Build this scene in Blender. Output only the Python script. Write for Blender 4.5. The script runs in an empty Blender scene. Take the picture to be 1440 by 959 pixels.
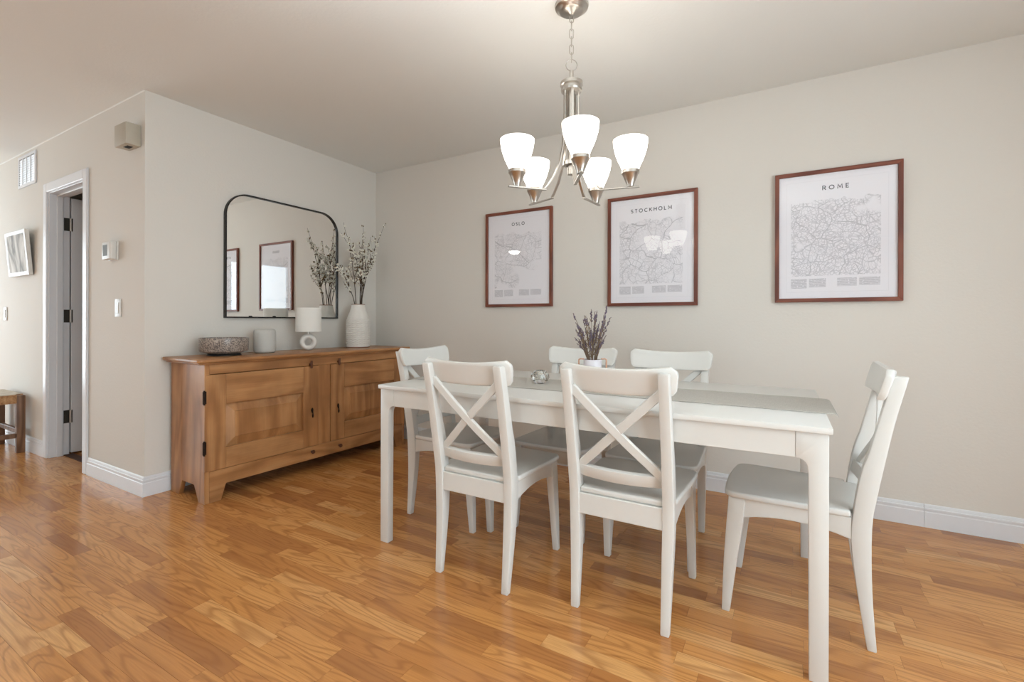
import bpy, bmesh, math, random
from mathutils import Vector, Matrix
from math import pi, sin, cos, radians, atan2, sqrt

# ------------------------------------------------------------------ scene, camera, light
S = bpy.context.scene
COL = S.collection
H = 2.4336           # ceiling height
L = 1.8542           # the left partition runs from y=0 to y=-L
XR, XL, YF = 5.2, -4.6, -6.6   # right wall, entry wall, wall behind the camera

cam = bpy.data.cameras.new('camera')
cam.sensor_width = 36
cam.lens = 36 * 665.1231 / 1440
cam.shift_x = (720 - 713.8512) / 1440
cam.shift_y = (450.9929 - 479.5) / 1440
cam.clip_start = .05
camo = bpy.data.objects.new('camera', cam)
COL.objects.link(camo)
camo.location = (3.3067, -3.198, 1.0568)
camo.rotation_mode = 'XYZ'
_rot = Matrix.Rotation(.5301, 4, 'Z') @ Matrix.Rotation(pi / 2, 4, 'X') @ Matrix.Rotation(.0023, 4, 'Z')
camo.rotation_euler = _rot.to_euler('XYZ')
S.camera = camo

S.view_settings.view_transform = 'Standard'
S.view_settings.look = 'None'
S.view_settings.gamma = 1
S.view_settings.exposure = -0.06
S.view_settings.use_curve_mapping = False

world = bpy.data.worlds.new('overcast_sky')
S.world = world
world.use_nodes = True
_bg = world.node_tree.nodes['Background']
_bg.inputs['Color'].default_value = (.79, .92, 1.0, 1)
_bg.inputs['Strength'].default_value = 7.7

# daylight enters through these openings (name, wall, range a, range z)
WIN_RIGHT = (-3.95, -1.55, .2, 2.15)
WIN_FRONT = (2.2, 2.9, .3, 2.2)
WIN_ENTRY = (-5.3, -2.05, .2, 2.1)


def portal(name, loc, rot, sx, sy):
    l = bpy.data.lights.new(name, 'AREA')
    l.shape = 'RECTANGLE'
    l.size, l.size_y = sx, sy
    l.cycles.is_portal = True
    o = bpy.data.objects.new(name, l)
    COL.objects.link(o)
    o.location, o.rotation_euler = loc, rot


def _mid(w):
    return (w[0] + w[1]) / 2, (w[2] + w[3]) / 2, w[1] - w[0], w[3] - w[2]


a, z, sa, sz = _mid(WIN_RIGHT)
portal('daylight_right_window', (XR + .14, a, z), (pi / 2, 0, pi / 2), sa, sz)
a, z, sa, sz = _mid(WIN_FRONT)
portal('daylight_front_window', (a, YF - .14, z), (pi / 2, 0, 0), sa, sz)
a, z, sa, sz = _mid(WIN_ENTRY)
portal('daylight_entry_window', (XL - .14, a, z), (pi / 2, 0, -pi / 2), sa, sz)
STAND_IN_POWER = 240.0    # added upward spot, unseen, standing in for a photographer's strobe bounced off the ceiling
_fl = bpy.data.lights.new('strobe_stand_in', 'SPOT')
_fl.energy = STAND_IN_POWER
_fl.color = (.86, .95, 1)
_fl.spot_size, _fl.spot_blend, _fl.shadow_soft_size = radians(115), 1.0, .12
_flo = bpy.data.objects.new('strobe_stand_in', _fl)
COL.objects.link(_flo)
_flo.location, _flo.rotation_euler = (2.8, -2.9, 1.05), (pi, 0, 0)
CHANDELIER_GLOW = 4.3
DOWNLIGHT_POWER = 28.0


# ------------------------------------------------------------------ materials
def srgb(r, g, b):
    f = lambda c: (c / 255 / 12.92) if c / 255 <= .04045 else ((c / 255 + .055) / 1.055) ** 2.4
    return (f(r), f(g), f(b), 1)


class NT:
    """small helper around a material's node tree"""
    def __init__(self, name):
        self.m = bpy.data.materials.new(name)
        self.m.use_nodes = True
        self.t = self.m.node_tree
        self.b = self.t.nodes['Principled BSDF']

    def n(self, typ, **kw):
        nd = self.t.nodes.new(typ)
        for k, v in kw.items():
            setattr(nd, k, v)
        return nd

    def l(self, a, b):
        self.t.links.new(a, b)

    def s(self, **kw):
        for k, v in kw.items():
            self.b.inputs[k.replace('_', ' ')].default_value = v
        return self

    def math(self, op, a, b=None, c=None):
        nd = self.n('ShaderNodeMath', operation=op)
        for i, v in enumerate((a, b, c)):
            if v is None:
                continue
            if hasattr(v, 'is_linked'):
                self.l(v, nd.inputs[i])
            else:
                nd.inputs[i].default_value = v
        return nd.outputs[0]

    def mix(self, f, a, b, blend='MIX'):
        nd = self.n('ShaderNodeMix', data_type='RGBA', blend_type=blend)
        for sock, v in ((nd.inputs[0], f), (nd.inputs[6], a), (nd.inputs[7], b)):
            if hasattr(v, 'is_linked'):
                self.l(v, sock)
            else:
                sock.default_value = v
        return nd.outputs[2]

    def noise(self, vec, scale, detail=3, rough=.5, dist=0):
        nd = self.n('ShaderNodeTexNoise')
        nd.inputs['Scale'].default_value = scale
        nd.inputs['Detail'].default_value = detail
        nd.inputs['Roughness'].default_value = rough
        nd.inputs['Distortion'].default_value = dist
        if vec is not None:
            self.l(vec, nd.inputs['Vector'])
        return nd.outputs[0]

    def ramp(self, fac, stops):
        nd = self.n('ShaderNodeValToRGB')
        el = nd.color_ramp.elements
        while len(el) < len(stops):
            el.new(.5)
        for e, (p, c) in zip(el, stops):
            e.position = p
            e.color = c if len(c) == 4 else (*c, 1)
        self.l(fac, nd.inputs[0])
        return nd.outputs[0]

    def mapping(self, vec, scale=(1, 1, 1), rot=(0, 0, 0)):
        nd = self.n('ShaderNodeMapping')
        nd.inputs['Scale'].default_value = scale
        nd.inputs['Rotation'].default_value = rot
        self.l(vec, nd.inputs['Vector'])
        return nd.outputs[0]

    def bump(self, h, strength, dist=.002):
        nd = self.n('ShaderNodeBump')
        nd.inputs['Strength'].default_value = strength
        nd.inputs['Distance'].default_value = dist
        self.l(h, nd.inputs['Height'])
        self.l(nd.outputs[0], self.b.inputs['Normal'])


def plain(name, col, rough=.5, metal=0., spec=.5, coat=0., noise=.03, nscale=40):
    """a solid finish with a faint procedural unevenness"""
    q = NT(name)
    q.s(Roughness=rough, Metallic=metal, Specular_IOR_Level=spec, Coat_Weight=coat)
    co = q.n('ShaderNodeTexCoord').outputs['Object']
    f = q.noise(co, nscale, 2)
    dark = tuple(c * (1 - noise * 2) for c in col[:3]) + (1,)
    lite = tuple(min(1, c * (1 + noise)) for c in col[:3]) + (1,)
    q.l(q.mix(f, dark, lite), q.b.inputs['Base Color'])
    return q.m


def plaster(name, col, bump=.25, scale=90):
    q = NT(name)
    q.s(Roughness=.75, Specular_IOR_Level=.25)
    pos = q.n('ShaderNodeNewGeometry').outputs['Position']
    big = q.noise(pos, 1.2, 3)
    q.l(q.mix(big, tuple(c * .985 for c in col[:3]) + (1,), tuple(c * 1.015 for c in col[:3]) + (1,)), q.b.inputs['Base Color'])
    q.bump(q.noise(pos, scale, 3, .55), bump, .003)
    return q.m


def wood(name, axis, base, dark, light, rough=.42, coat=0., ring=9., sx=1.3, sy=13., fig=1.):
    """long grain along one axis with cathedral figure; coordinates are shifted per object"""
    q = NT(name)
    q.s(Roughness=rough, Coat_Weight=coat, Coat_Roughness=.2)
    oi = q.n('ShaderNodeObjectInfo')
    co = q.n('ShaderNodeTexCoord').outputs['Object']
    add = q.n('ShaderNodeVectorMath', operation='MULTIPLY_ADD')
    comb = q.n('ShaderNodeCombineXYZ')
    for i in range(3):
        q.l(oi.outputs['Random'], comb.inputs[i])
    q.l(comb.outputs[0], add.inputs[0])
    add.inputs[1].default_value = (17.3, 41.1, 29.7)
    q.l(co, add.inputs[2])
    sc = [sy, sy, sy]
    sc[axis] = sx
    v = q.mapping(add.outputs[0], sc)
    big = q.noise(v, .55, 2, .4, .4)
    band = q.math('SINE', q.math('MULTIPLY', big, ring * 6.28))
    band = q.math('MULTIPLY_ADD', band, .5, .5)
    sc2 = [160, 160, 160]
    sc2[axis] = 5
    fine = q.noise(q.mapping(add.outputs[0], sc2), 1., 3, .6)
    blot = q.noise(co, 4.5, 3)
    c = q.mix(q.math('MULTIPLY', q.math('POWER', band, 2.2), fig), base, light)
    c = q.mix(q.math('MULTIPLY', q.math('POWER', q.math('SUBTRACT', 1., band), 3.), .5 * fig), c, dark)
    c = q.mix(q.math('MULTIPLY', fine, .45), c, dark)
    blotr = q.ramp(blot, [(.35, (.78, .76, .74)), (.62, (1.12, 1.12, 1.12))])
    c = q.mix(.8, c, blotr, 'MULTIPLY')
    q.l(c, q.b.inputs['Base Color'])
    q.bump(fine, .12, .001)
    return q.m


M = {}
M['wall'] = plaster('painted_wall_plaster', srgb(225, 220, 212), .34, 70)
M['ceiling'] = plaster('ceiling_paint', srgb(236, 236, 232), .25, 60)
M['trim'] = plain('white_trim_paint', srgb(230, 231, 234), .35, noise=.01)
M['white'] = plain('white_lacquer', srgb(220, 218, 213), .28, noise=.008)
M['brass_brown'] = plain('dark_aged_metal', srgb(52, 42, 36), .4, .8)
M['black'] = plain('black_frame_metal', srgb(36, 34, 33), .4, .3)
M['hinge'] = plain('dark_nickel', srgb(82, 78, 72), .35, .85)
M['nickel'] = plain('brushed_nickel', srgb(190, 184, 176), .32, 1.0, noise=.05, nscale=160)
M['plastic'] = plain('white_plastic', srgb(222, 219, 213), .4)
M['beige_plastic'] = plain('beige_plastic', srgb(186, 178, 162), .5)
M['display'] = plain('grey_display', srgb(112, 114, 110), .6)
M['dark'] = plain('dark_void', srgb(18, 16, 14), .8)
SB_B, SB_D, SB_L = srgb(184, 130, 80), srgb(112, 70, 40), srgb(202, 152, 102)
M['oak_x'] = wood('sideboard_wood_long', 0, SB_B, SB_D, SB_L, .38, ring=5., sx=1.6, sy=11., fig=.65)
M['oak_z'] = wood('sideboard_wood_upright', 2, SB_B, SB_D, SB_L, .38, ring=5., sx=1.6, sy=11., fig=.65)
M['oak_y'] = wood('sideboard_wood_cross', 1, SB_B, SB_D, SB_L, .38, ring=5., sx=1.6, sy=11., fig=.65)
M['peg'] = plain('dark_turned_wood', srgb(92, 52, 30), .45, noise=.1)
M['frame_wood_x'] = wood('poster_frame_wood_x', 0, srgb(126, 68, 50), srgb(88, 42, 30), srgb(146, 84, 62), .4)
M['frame_wood_z'] = wood('poster_frame_wood_z', 2, srgb(126, 68, 50), srgb(88, 42, 30), srgb(146, 84, 62), .4)
M['bench_wood'] = wood('bench_wood', 2, srgb(128, 92, 64), srgb(82, 54, 36), srgb(150, 112, 82), .5)
M['ceramic'] = plain('white_ceramic', srgb(232, 228, 221), .35, noise=.02, nscale=60)
M['terracotta'] = plain('bare_clay', srgb(140, 92, 66), .7)
M['shade_fabric'] = plain('white_lamp_shade', srgb(240, 237, 230), .8, noise=.01, nscale=300)
M['copper'] = plain('copper_band', srgb(196, 150, 122), .35, .6)
M['pot'] = plain('pale_lilac_ceramic', srgb(222, 216, 220), .4, noise=.02)
M['stem'] = plain('dry_stems', srgb(128, 106, 84), .8, noise=.15)
M['lavender'] = plain('dried_lavender_buds', srgb(112, 98, 112), .9, noise=.3, nscale=90)
M['twig'] = plain('brown_twig', srgb(74, 58, 44), .7, noise=.2)
M['blossom'] = plain('cream_blossom', srgb(238, 234, 222), .7, noise=.06)
M['bud'] = plain('olive_bud', srgb(120, 96, 58), .7, noise=.2)
M['ink'] = plain('title_ink', srgb(66, 66, 74), .7)

q = NT('mirror_silver')
q.s(Base_Color=(.93, .93, .92, 1), Metallic=1., Roughness=.0)
M['mirror'] = q.m


def thin_glass(name, tint=(1, 1, 1, 1), ior=1.5, one_side=False):
    q = NT(name)
    q.t.nodes.remove(q.b)
    tr, gl, fr, mx = (q.n('ShaderNodeBsdfTransparent'), q.n('ShaderNodeBsdfGlossy'), q.n('ShaderNodeFresnel'), q.n('ShaderNodeMixShader'))
    tr.inputs[0].default_value = tint
    gl.inputs['Roughness'].default_value = .005
    # the pane has two faces: keep the same reflectance on the way out as on the way in
    q.l(q.math('MULTIPLY_ADD', q.n('ShaderNodeNewGeometry').outputs['Backfacing'], 1 / ior - ior, ior), fr.inputs['IOR'])
    f = fr.outputs[0]
    if one_side:                         # picture glazing, inner face reflecting less to soften mirrored window glare
        f = q.math('MULTIPLY', f, q.math('MULTIPLY_ADD', q.n('ShaderNodeNewGeometry').outputs['Backfacing'], -.4, 1.))
    q.l(f, mx.inputs[0]); q.l(tr.outputs[0], mx.inputs[1]); q.l(gl.outputs[0], mx.inputs[2])
    q.l(mx.outputs[0], q.t.nodes['Material Output'].inputs['Surface'])
    return q.m


M['pane'] = thin_glass('clear_pane')
M['glazing'] = thin_glass('picture_glazing', ior=1.48, one_side=True)
q = NT('crystal_glass')
q.s(Base_Color=(.96, .96, .95, 1), Roughness=.03, Transmission_Weight=1., IOR=1.5)
M['crystal'] = q.m
M['wax'] = plain('candle_wax', srgb(225, 220, 208), .5)

q = NT('frosted_lamp_glass')
q.s(Base_Color=(.95, .94, .92, 1), Roughness=.25, Emission_Strength=CHANDELIER_GLOW)
q.b.inputs['Emission Color'].default_value = (1, .95, .88, 1)
M['glow'] = q.m

q = NT('linen')          # table runner weave
q.s(Roughness=.9, Specular_IOR_Level=.1)
co = q.n('ShaderNodeTexCoord').outputs['Object']
f = q.noise(q.mapping(co, (30, 700, 1)), 1., 2)
f2 = q.noise(q.mapping(co, (700, 30, 1)), 1., 2)
q.l(q.ramp(q.math('MULTIPLY_ADD', f, .6, q.math('MULTIPLY', f2, .4)), [(.3, srgb(174, 170, 163)), (.7, srgb(200, 196, 189))]), q.b.inputs['Base Color'])
M['linen'] = q.m

q = NT('woven_rush')
q.s(Roughness=.8)
co = q.n('ShaderNodeTexCoord').outputs['Object']
f = q.noise(q.mapping(co, (120, 40, 40)), 1., 3)
q.l(q.ramp(f, [(.3, srgb(140, 96, 62)), (.55, srgb(186, 142, 98)), (.75, srgb(206, 172, 132))]), q.b.inputs['Base Color'])
q.bump(f, .4, .003)
M['rush'] = q.m

q = NT('pale_woven_seat')
q.s(Roughness=.85)
co = q.n('ShaderNodeTexCoord').outputs['Object']
f = q.noise(q.mapping(co, (90, 14, 14)), 1., 3)
q.l(q.ramp(f, [(.3, srgb(176, 158, 136)), (.7, srgb(214, 202, 186))]), q.b.inputs['Base Color'])
q.bump(f, .4, .003)
M['rush_pale'] = q.m

q = NT('speckled_stoneware')
q.s(Roughness=.3)
co = q.n('ShaderNodeTexCoord').outputs['Object']
vo = q.n('ShaderNodeTexVoronoi'); vo.inputs['Scale'].default_value = 150; q.l(co, vo.inputs['Vector'])
f = q.noise(co, 120, 3, .7)
c = q.mix(q.ramp(f, [(.42, (0, 0, 0)), (.56, (1, 1, 1))]), srgb(98, 88, 84), srgb(176, 162, 150))
c = q.mix(q.math('MULTIPLY', q.ramp(vo.outputs['Distance'], [(.2, (1, 1, 1)), (.32, (0, 0, 0))]), .7), c, srgb(64, 60, 66))
q.l(c, q.b.inputs['Base Color'])
M['speckle'] = q.m

q = NT('speaker_cloth')
q.s(Roughness=.9, Specular_IOR_Level=.15)
co = q.n('ShaderNodeTexCoord').outputs['Object']
f = q.noise(co, 500, 1)
q.l(q.mix(f, srgb(186, 184, 178), srgb(208, 206, 200)), q.b.inputs['Base Color'])
M['cloth'] = q.m

# strip floor: every strip carries its own tone in the attribute "tone"
q = NT('oak_strip_floor')
q.s(Roughness=.2, Specular_IOR_Level=.5)
at = q.n('ShaderNodeAttribute', attribute_name='tone')
pos = q.n('ShaderNodeNewGeometry').outputs['Position']
add = q.n('ShaderNodeVectorMath', operation='MULTIPLY_ADD')
comb = q.n('ShaderNodeCombineXYZ')
for i in range(3):
    q.l(at.outputs['Fac'], comb.inputs[i])
q.l(comb.outputs[0], add.inputs[0]); add.inputs[1].default_value = (37., 53., 11.); q.l(pos, add.inputs[2])
v = q.mapping(add.outputs[0], (1.7, 14., 1.))
big = q.noise(v, .62, 1.6, .45, .35)
band = q.math('MULTIPLY_ADD', q.math('SINE', q.math('MULTIPLY', big, 96.)), .5, .5)
line = q.math('POWER', q.math('SUBTRACT', 1., band), 3.5)
fine = q.noise(q.mapping(add.outputs[0], (7., 240., 1.)), 1., 3, .6)
tone2 = q.math('FRACT', q.math('MULTIPLY', at.outputs['Fac'], 7.13))
c = q.ramp(tone2, [(.0, srgb(166, 110, 64)), (.12, srgb(190, 128, 72)), (.5, srgb(211, 148, 84)), (.85, srgb(219, 158, 94)), (1., srgb(228, 174, 112))])
c = q.mix(q.math('MULTIPLY', line, .5), c, srgb(146, 92, 50))
c = q.mix(q.math('MULTIPLY', q.ramp(fine, [(.35, (0, 0, 0)), (.7, (1, 1, 1))]), .42), c, srgb(170, 112, 64))
fleck = q.ramp(q.noise(q.mapping(add.outputs[0], (5., 55., 1.)), 1., 2, .5, .3), [(.6, (0, 0, 0)), (.72, (1, 1, 1))])
c = q.mix(q.math('MULTIPLY', fleck, .4), c, srgb(120, 70, 34))
q.l(c, q.b.inputs['Base Color'])
q.bump(q.math('MULTIPLY_ADD', fine, .3, q.noise(pos, 5., 2)), .05, .002)
M['floor'] = q.m
M['subfloor'] = plain('floor_joint', srgb(74, 44, 24), .7, noise=.05)


def map_print(name, seed, density, whites):
    """flat printed city map: paper, street network, four columns of small print"""
    q = NT(name)
    q.s(Roughness=.6, Specular_IOR_Level=.2)
    uv = q.n('ShaderNodeTexCoord').outputs['UV']
    sep = q.n('ShaderNodeSeparateXYZ'); q.l(uv, sep.inputs[0])
    U, V = sep.outputs[0], sep.outputs[1]

    def box(u0, u1, v0, v1):
        a = q.math('MULTIPLY', q.math('GREATER_THAN', U, u0), q.math('LESS_THAN', U, u1))
        b = q.math('MULTIPLY', q.math('GREATER_THAN', V, v0), q.math('LESS_THAN', V, v1))
        return q.math('MULTIPLY', a, b)
    off = q.n('ShaderNodeVectorMath', operation='MULTIPLY_ADD')
    q.l(uv, off.inputs[0]); off.inputs[1].default_value = (1, 1.3, 1); off.inputs[2].default_value = (seed, seed * .7, seed * .31)
    warp = q.n('ShaderNodeTexNoise'); warp.inputs['Scale'].default_value = 3.; q.l(off.outputs[0], warp.inputs['Vector'])
    wv = q.n('ShaderNodeVectorMath', operation='MULTIPLY_ADD')
    q.l(warp.outputs['Color'], wv.inputs[0]); wv.inputs[1].default_value = (.25, .25, 0); q.l(off.outputs[0], wv.inputs[2])
    tot = None
    for sc, wd, k in ((4., .010, .62), (15., .035, .46), (40., .075, .42)):
        vo = q.n('ShaderNodeTexVoronoi', feature='DISTANCE_TO_EDGE')
        vo.inputs['Scale'].default_value = sc
        q.l(wv.outputs[0], vo.inputs['Vector'])
        ln = q.math('MULTIPLY', q.math('LESS_THAN', vo.outputs['Distance'], wd), k)
        if sc > 6:
            lo = .62 - density * (.30 if sc < 20 else .24)
            msk = q.ramp(q.noise(off.outputs[0], 3.2 if sc < 20 else 5.5, 3), [(lo - .1, (.15, .15, .15)), (lo + .08, (1, 1, 1))])
            ln = q.math('MULTIPLY', ln, msk)
        tot = ln if tot is None else q.math('MAXIMUM', tot, ln)
    water = q.ramp(q.noise(off.outputs[0], 2.2, 2), [(whites, (0, 0, 0)), (whites + .03, (1, 1, 1))])
    tot = q.math('MULTIPLY', tot, water)
    edge = q.noise(off.outputs[0], 7., 2)
    vtop = q.math('MULTIPLY_ADD', edge, .14, .715)
    m = q.math('MULTIPLY', box(.115, .865, .185, .80), q.math('LESS_THAN', V, vtop))
    tot = q.math('MULTIPLY', tot, q.math('MULTIPLY', m, .72))
    lines = q.math('GREATER_THAN', q.math('FRACT', q.math('MULTIPLY', V, 130.)), .45)
    ragged = q.math('GREATER_THAN', q.noise(q.mapping(uv, (60, 130, 1)), 1., 1), .36)
    cols = None
    for u0, u1, v0 in ((.115, .255, .088), (.275, .42, .092), (.515, .675, .098), (.695, .86, .10)):
        b = box(u0, u1, v0, .162)
        cols = b if cols is None else q.math('MAXIMUM', cols, b)
    txt = q.math('MULTIPLY', q.math('MULTIPLY', cols, q.math('MULTIPLY', lines, ragged)), .52)
    rim = q.math('SUBTRACT', box(.075, .925, .055, .945), box(.078, .922, .0574, .9426))
    tot = q.math('MAXIMUM', q.math('MAXIMUM', tot, txt), q.math('MULTIPLY', rim, .12))
    q.l(q.mix(tot, srgb(243, 241, 246), srgb(84, 84, 96)), q.b.inputs['Base Color'])
    return q.m


# ------------------------------------------------------------------ mesh helpers
class MB:
    """collects shapes in one bmesh, then becomes ONE mesh object"""
    def __init__(self):
        self.bm = bmesh.new()

    def box(self, x0, x1, y0, y1, z0, z1):
        v = [self.bm.verts.new((x, y, z)) for z in (z0, z1) for y in (y0, y1) for x in (x0, x1)]
        for f in ((0, 2, 3, 1), (4, 5, 7, 6), (0, 1, 5, 4), (2, 6, 7, 3), (0, 4, 6, 2), (1, 3, 7, 5)):
            self.bm.faces.new([v[i] for i in f])
        return v

    def prism(self, poly, axis, a, b):
        """poly: 2D outline in the two other axes (in x,y,z order), extruded from a to b along axis"""
        def put(p, t):
            c = list(p)
            c.insert(axis, t)
            return c
        A = [self.bm.verts.new(put(p, a)) for p in poly]
        B = [self.bm.verts.new(put(p, b)) for p in poly]
        n = len(poly)
        self.bm.faces.new(A); self.bm.faces.new(B[::-1])
        for i in range(n):
            self.bm.faces.new((A[i], B[i], B[(i + 1) % n], A[(i + 1) % n]))
        return A + B

    def lathe(self, prof, c=(0, 0, 0), seg=32, close=False, mat=None):
        """prof: (radius, z) list; radius 0 closes to a point"""
        rings = []
        for r, z in prof:
            if r < 1e-6:
                rings.append([self.bm.verts.new((c[0], c[1], c[2] + z))])
            else:
                rings.append([self.bm.verts.new((c[0] + r * cos(2 * pi * i / seg), c[1] + r * sin(2 * pi * i / seg), c[2] + z)) for i in range(seg)])
        prs = list(zip(rings, rings[1:])) + ([(rings[-1], rings[0])] if close else [])
        for A, B in prs:
            for i in range(seg):
                j = (i + 1) % seg
                if len(A) == 1 and len(B) == 1:
                    continue
                if len(A) == 1:
                    self.bm.faces.new((A[0], B[i], B[j]))
                elif len(B) == 1:
                    self.bm.faces.new((A[i], A[j], B[0]))
                else:
                    self.bm.faces.new((A[i], A[j], B[j], B[i]))
        if not close:
            for R in (rings[0], rings[-1]):
                if len(R) > 1 and getattr(self, 'caps', True):
                    self.bm.faces.new(R)

    def tube(self, pts, rad, seg=8, closed=False):
        pts = [Vector(p) for p in pts]
        n = len(pts)
        rad = rad if isinstance(rad, (list, tuple)) else [rad] * n
        rings = []
        ref = None
        for i, p in enumerate(pts):
            if closed:
                t = pts[(i + 1) % n] - pts[i - 1]
            else:
                t = pts[min(i + 1, n - 1)] - pts[max(i - 1, 0)]
            t.normalize()
            if ref is None:
                ref = t.orthogonal().normalized()
            ref = (ref - t * ref.dot(t))
            ref = ref.normalized() if ref.length > 1e-6 else t.orthogonal().normalized()
            w = t.cross(ref)
            rings.append([self.bm.verts.new(p + (ref * cos(2 * pi * k / seg) + w * sin(2 * pi * k / seg)) * rad[i]) for k in range(seg)])
        for i in range(n if closed else n - 1):
            A, B = rings[i], rings[(i + 1) % n]
            for k in range(seg):
                self.bm.faces.new((A[k], A[(k + 1) % seg], B[(k + 1) % seg], B[k]))
        if not closed:
            self.bm.faces.new(rings[0][::-1]); self.bm.faces.new(rings[-1])

    def strip(self, pts, wides, thick):
        """a bar of rectangular section: centre points, half-width vectors, half-thickness vectors"""
        rings = []
        for p, w, t in zip(pts, wides, thick):
            p, w, t = Vector(p), Vector(w), Vector(t)
            rings.append([self.bm.verts.new(p + a * w + b * t) for a, b in ((-1, -1), (1, -1), (1, 1), (-1, 1))])
        for A, B in zip(rings, rings[1:]):
            for k in range(4):
                self.bm.faces.new((A[k], A[(k + 1) % 4], B[(k + 1) % 4], B[k]))
        self.bm.faces.new(rings[0][::-1]); self.bm.faces.new(rings[-1])

    def ball(self, c, r, sub=1, sq=(1, 1, 1)):
        res = bmesh.ops.create_icosphere(self.bm, subdivisions=sub, radius=r)
        for v in res['verts']:
            v.co = Vector((v.co.x * sq[0] + c[0], v.co.y * sq[1] + c[1], v.co.z * sq[2] + c[2]))

    def xf(self, mat, verts=None):
        for v in (verts or self.bm.verts):
            v.co = mat @ v.co

    def bevel(self, w, seg=2, ang=30):
        bmesh.ops.recalc_face_normals(self.bm, faces=self.bm.faces)
        ed = [e for e in self.bm.edges if len(e.link_faces) == 2 and e.calc_face_angle(0) > radians(ang)]
        bmesh.ops.bevel(self.bm, geom=ed, offset=w, segments=seg, affect='EDGES', profile=.5, clamp_overlap=True)
        return self

    def make(self, name, mat, parent=None, loc=(0, 0, 0), rot=(0, 0, 0), smooth=35, recalc=True, **props):
        if recalc:
            bmesh.ops.recalc_face_normals(self.bm, faces=self.bm.faces)
        me = bpy.data.meshes.new(name)
        self.bm.to_mesh(me)
        self.bm.free()
        for m in (mat if isinstance(mat, list) else [mat]):
            me.materials.append(m)
        if smooth:
            for p in me.polygons:
                p.use_smooth = True
            me.set_sharp_from_angle(angle=radians(smooth))
        o = bpy.data.objects.new(name, me)
        COL.objects.link(o)
        o.parent = parent
        o.location, o.rotation_euler = loc, rot
        for k, v in props.items():
            o[k] = v
        return o


def box(name, mat, x0, x1, y0, y1, z0, z1, parent=None, bevel=0., **props):
    """one box object whose origin sits at the bottom centre"""
    m = MB()
    cx, cy = (x0 + x1) / 2, (y0 + y1) / 2
    m.box(x0 - cx, x1 - cx, y0 - cy, y1 - cy, 0, z1 - z0)
    if bevel:
        m.bevel(bevel, 2)
    return m.make(name, mat, parent, (cx, cy, z0), **props)


def thing(name, label, cat, loc=(0, 0, 0), rz=0., group=None):
    o = bpy.data.objects.new(name, None)
    o.empty_display_size = .1
    COL.objects.link(o)
    o.location, o.rotation_euler = loc, (0, 0, rz)
    o['label'], o['category'] = label, cat
    if group:
        o['group'] = group
    return o


def tag(o, label, cat, group=None):
    o['label'], o['category'] = label, cat
    if group:
        o['group'] = group
    return o


def copy_tree(o, parent=None):
    c = o.copy()
    COL.objects.link(c)
    c.parent = parent
    for ch in list(o.children):
        copy_tree(ch, c)
    return c


def arc(cx, cy, r, a0, a1, n):
    return [(cx + r * cos(radians(a0 + (a1 - a0) * i / n)), cy + r * sin(radians(a0 + (a1 - a0) * i / n))) for i in range(n + 1)]


def lerp_table(tab, x):
    for (x0, y0), (x1, y1) in zip(tab, tab[1:]):
        if x <= x1:
            t = (x - x0) / (x1 - x0)
            return y0 + (y1 - y0) * t
    return tab[-1][1]


def smooth_table(tab, x):
    """Catmull-Rom through (x, y) knots"""
    n = len(tab)
    if x <= tab[0][0]:
        return tab[0][1]
    for i in range(n - 1):
        if x <= tab[i + 1][0]:
            p0, p1, p2, p3 = tab[max(i - 1, 0)], tab[i], tab[i + 1], tab[min(i + 2, n - 1)]
            h = p2[0] - p1[0]
            t = (x - p1[0]) / h
            m1 = (p2[1] - p0[1]) / (p2[0] - p0[0]) * h
            m2 = (p3[1] - p1[1]) / (p3[0] - p1[0]) * h
            return (2 * t**3 - 3 * t**2 + 1) * p1[1] + (t**3 - 2 * t**2 + t) * m1 + (-2 * t**3 + 3 * t**2) * p2[1] + (t**3 - t**2) * m2
    return tab[-1][1]


# ------------------------------------------------------------------ the room
ST = dict(kind='structure')
DX0, DX1, DZ = -1.55, -.86, 2.035      # hall door opening
WT = .12                               # wall thickness

box('ceiling', M['ceiling'], XL, XR, YF, 0, H, H + .12, **ST)
box('wall_back', M['wall'], XL - .12, XR + .12, 0, .12, 0, H, **ST)
box('wall_left', M['wall'], -WT, 0, -L, 0, 0, H, **ST)

m = MB()
m.box(XL, DX0, -L, -L + WT, 0, H)
m.box(DX1, -WT, -L, -L + WT, 0, H)
m.box(DX0, DX1, -L, -L + WT, DZ, H)
m.make('wall_hall', M['wall'], **ST)
box('wall_closet', M['wall'], -2.5, -2.38, -L + WT, 0, 0, H, **ST)


def holed(name, axis, a, b, lo, hi, win):
    """wall slab between a and b along the axis, with one window opening"""
    m = MB()
    w0, w1, z0, z1 = win
    for s, e, q0, q1 in ((lo, w0, 0, H), (w1, hi, 0, H), (w0, w1, 0, z0), (w0, w1, z1, H)):
        if axis == 0:
            m.box(a, b, s, e, q0, q1)
        else:
            m.box(s, e, a, b, q0, q1)
    return m.make(name, M['wall'], **ST)


holed('wall_right', 0, XR, XR + .12, YF, 0, WIN_RIGHT)
holed('wall_front', 1, YF - .12, YF, XL - .12, XR + .12, WIN_FRONT)
holed('wall_entry', 0, XL - .12, XL, YF, 0, WIN_ENTRY)


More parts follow.
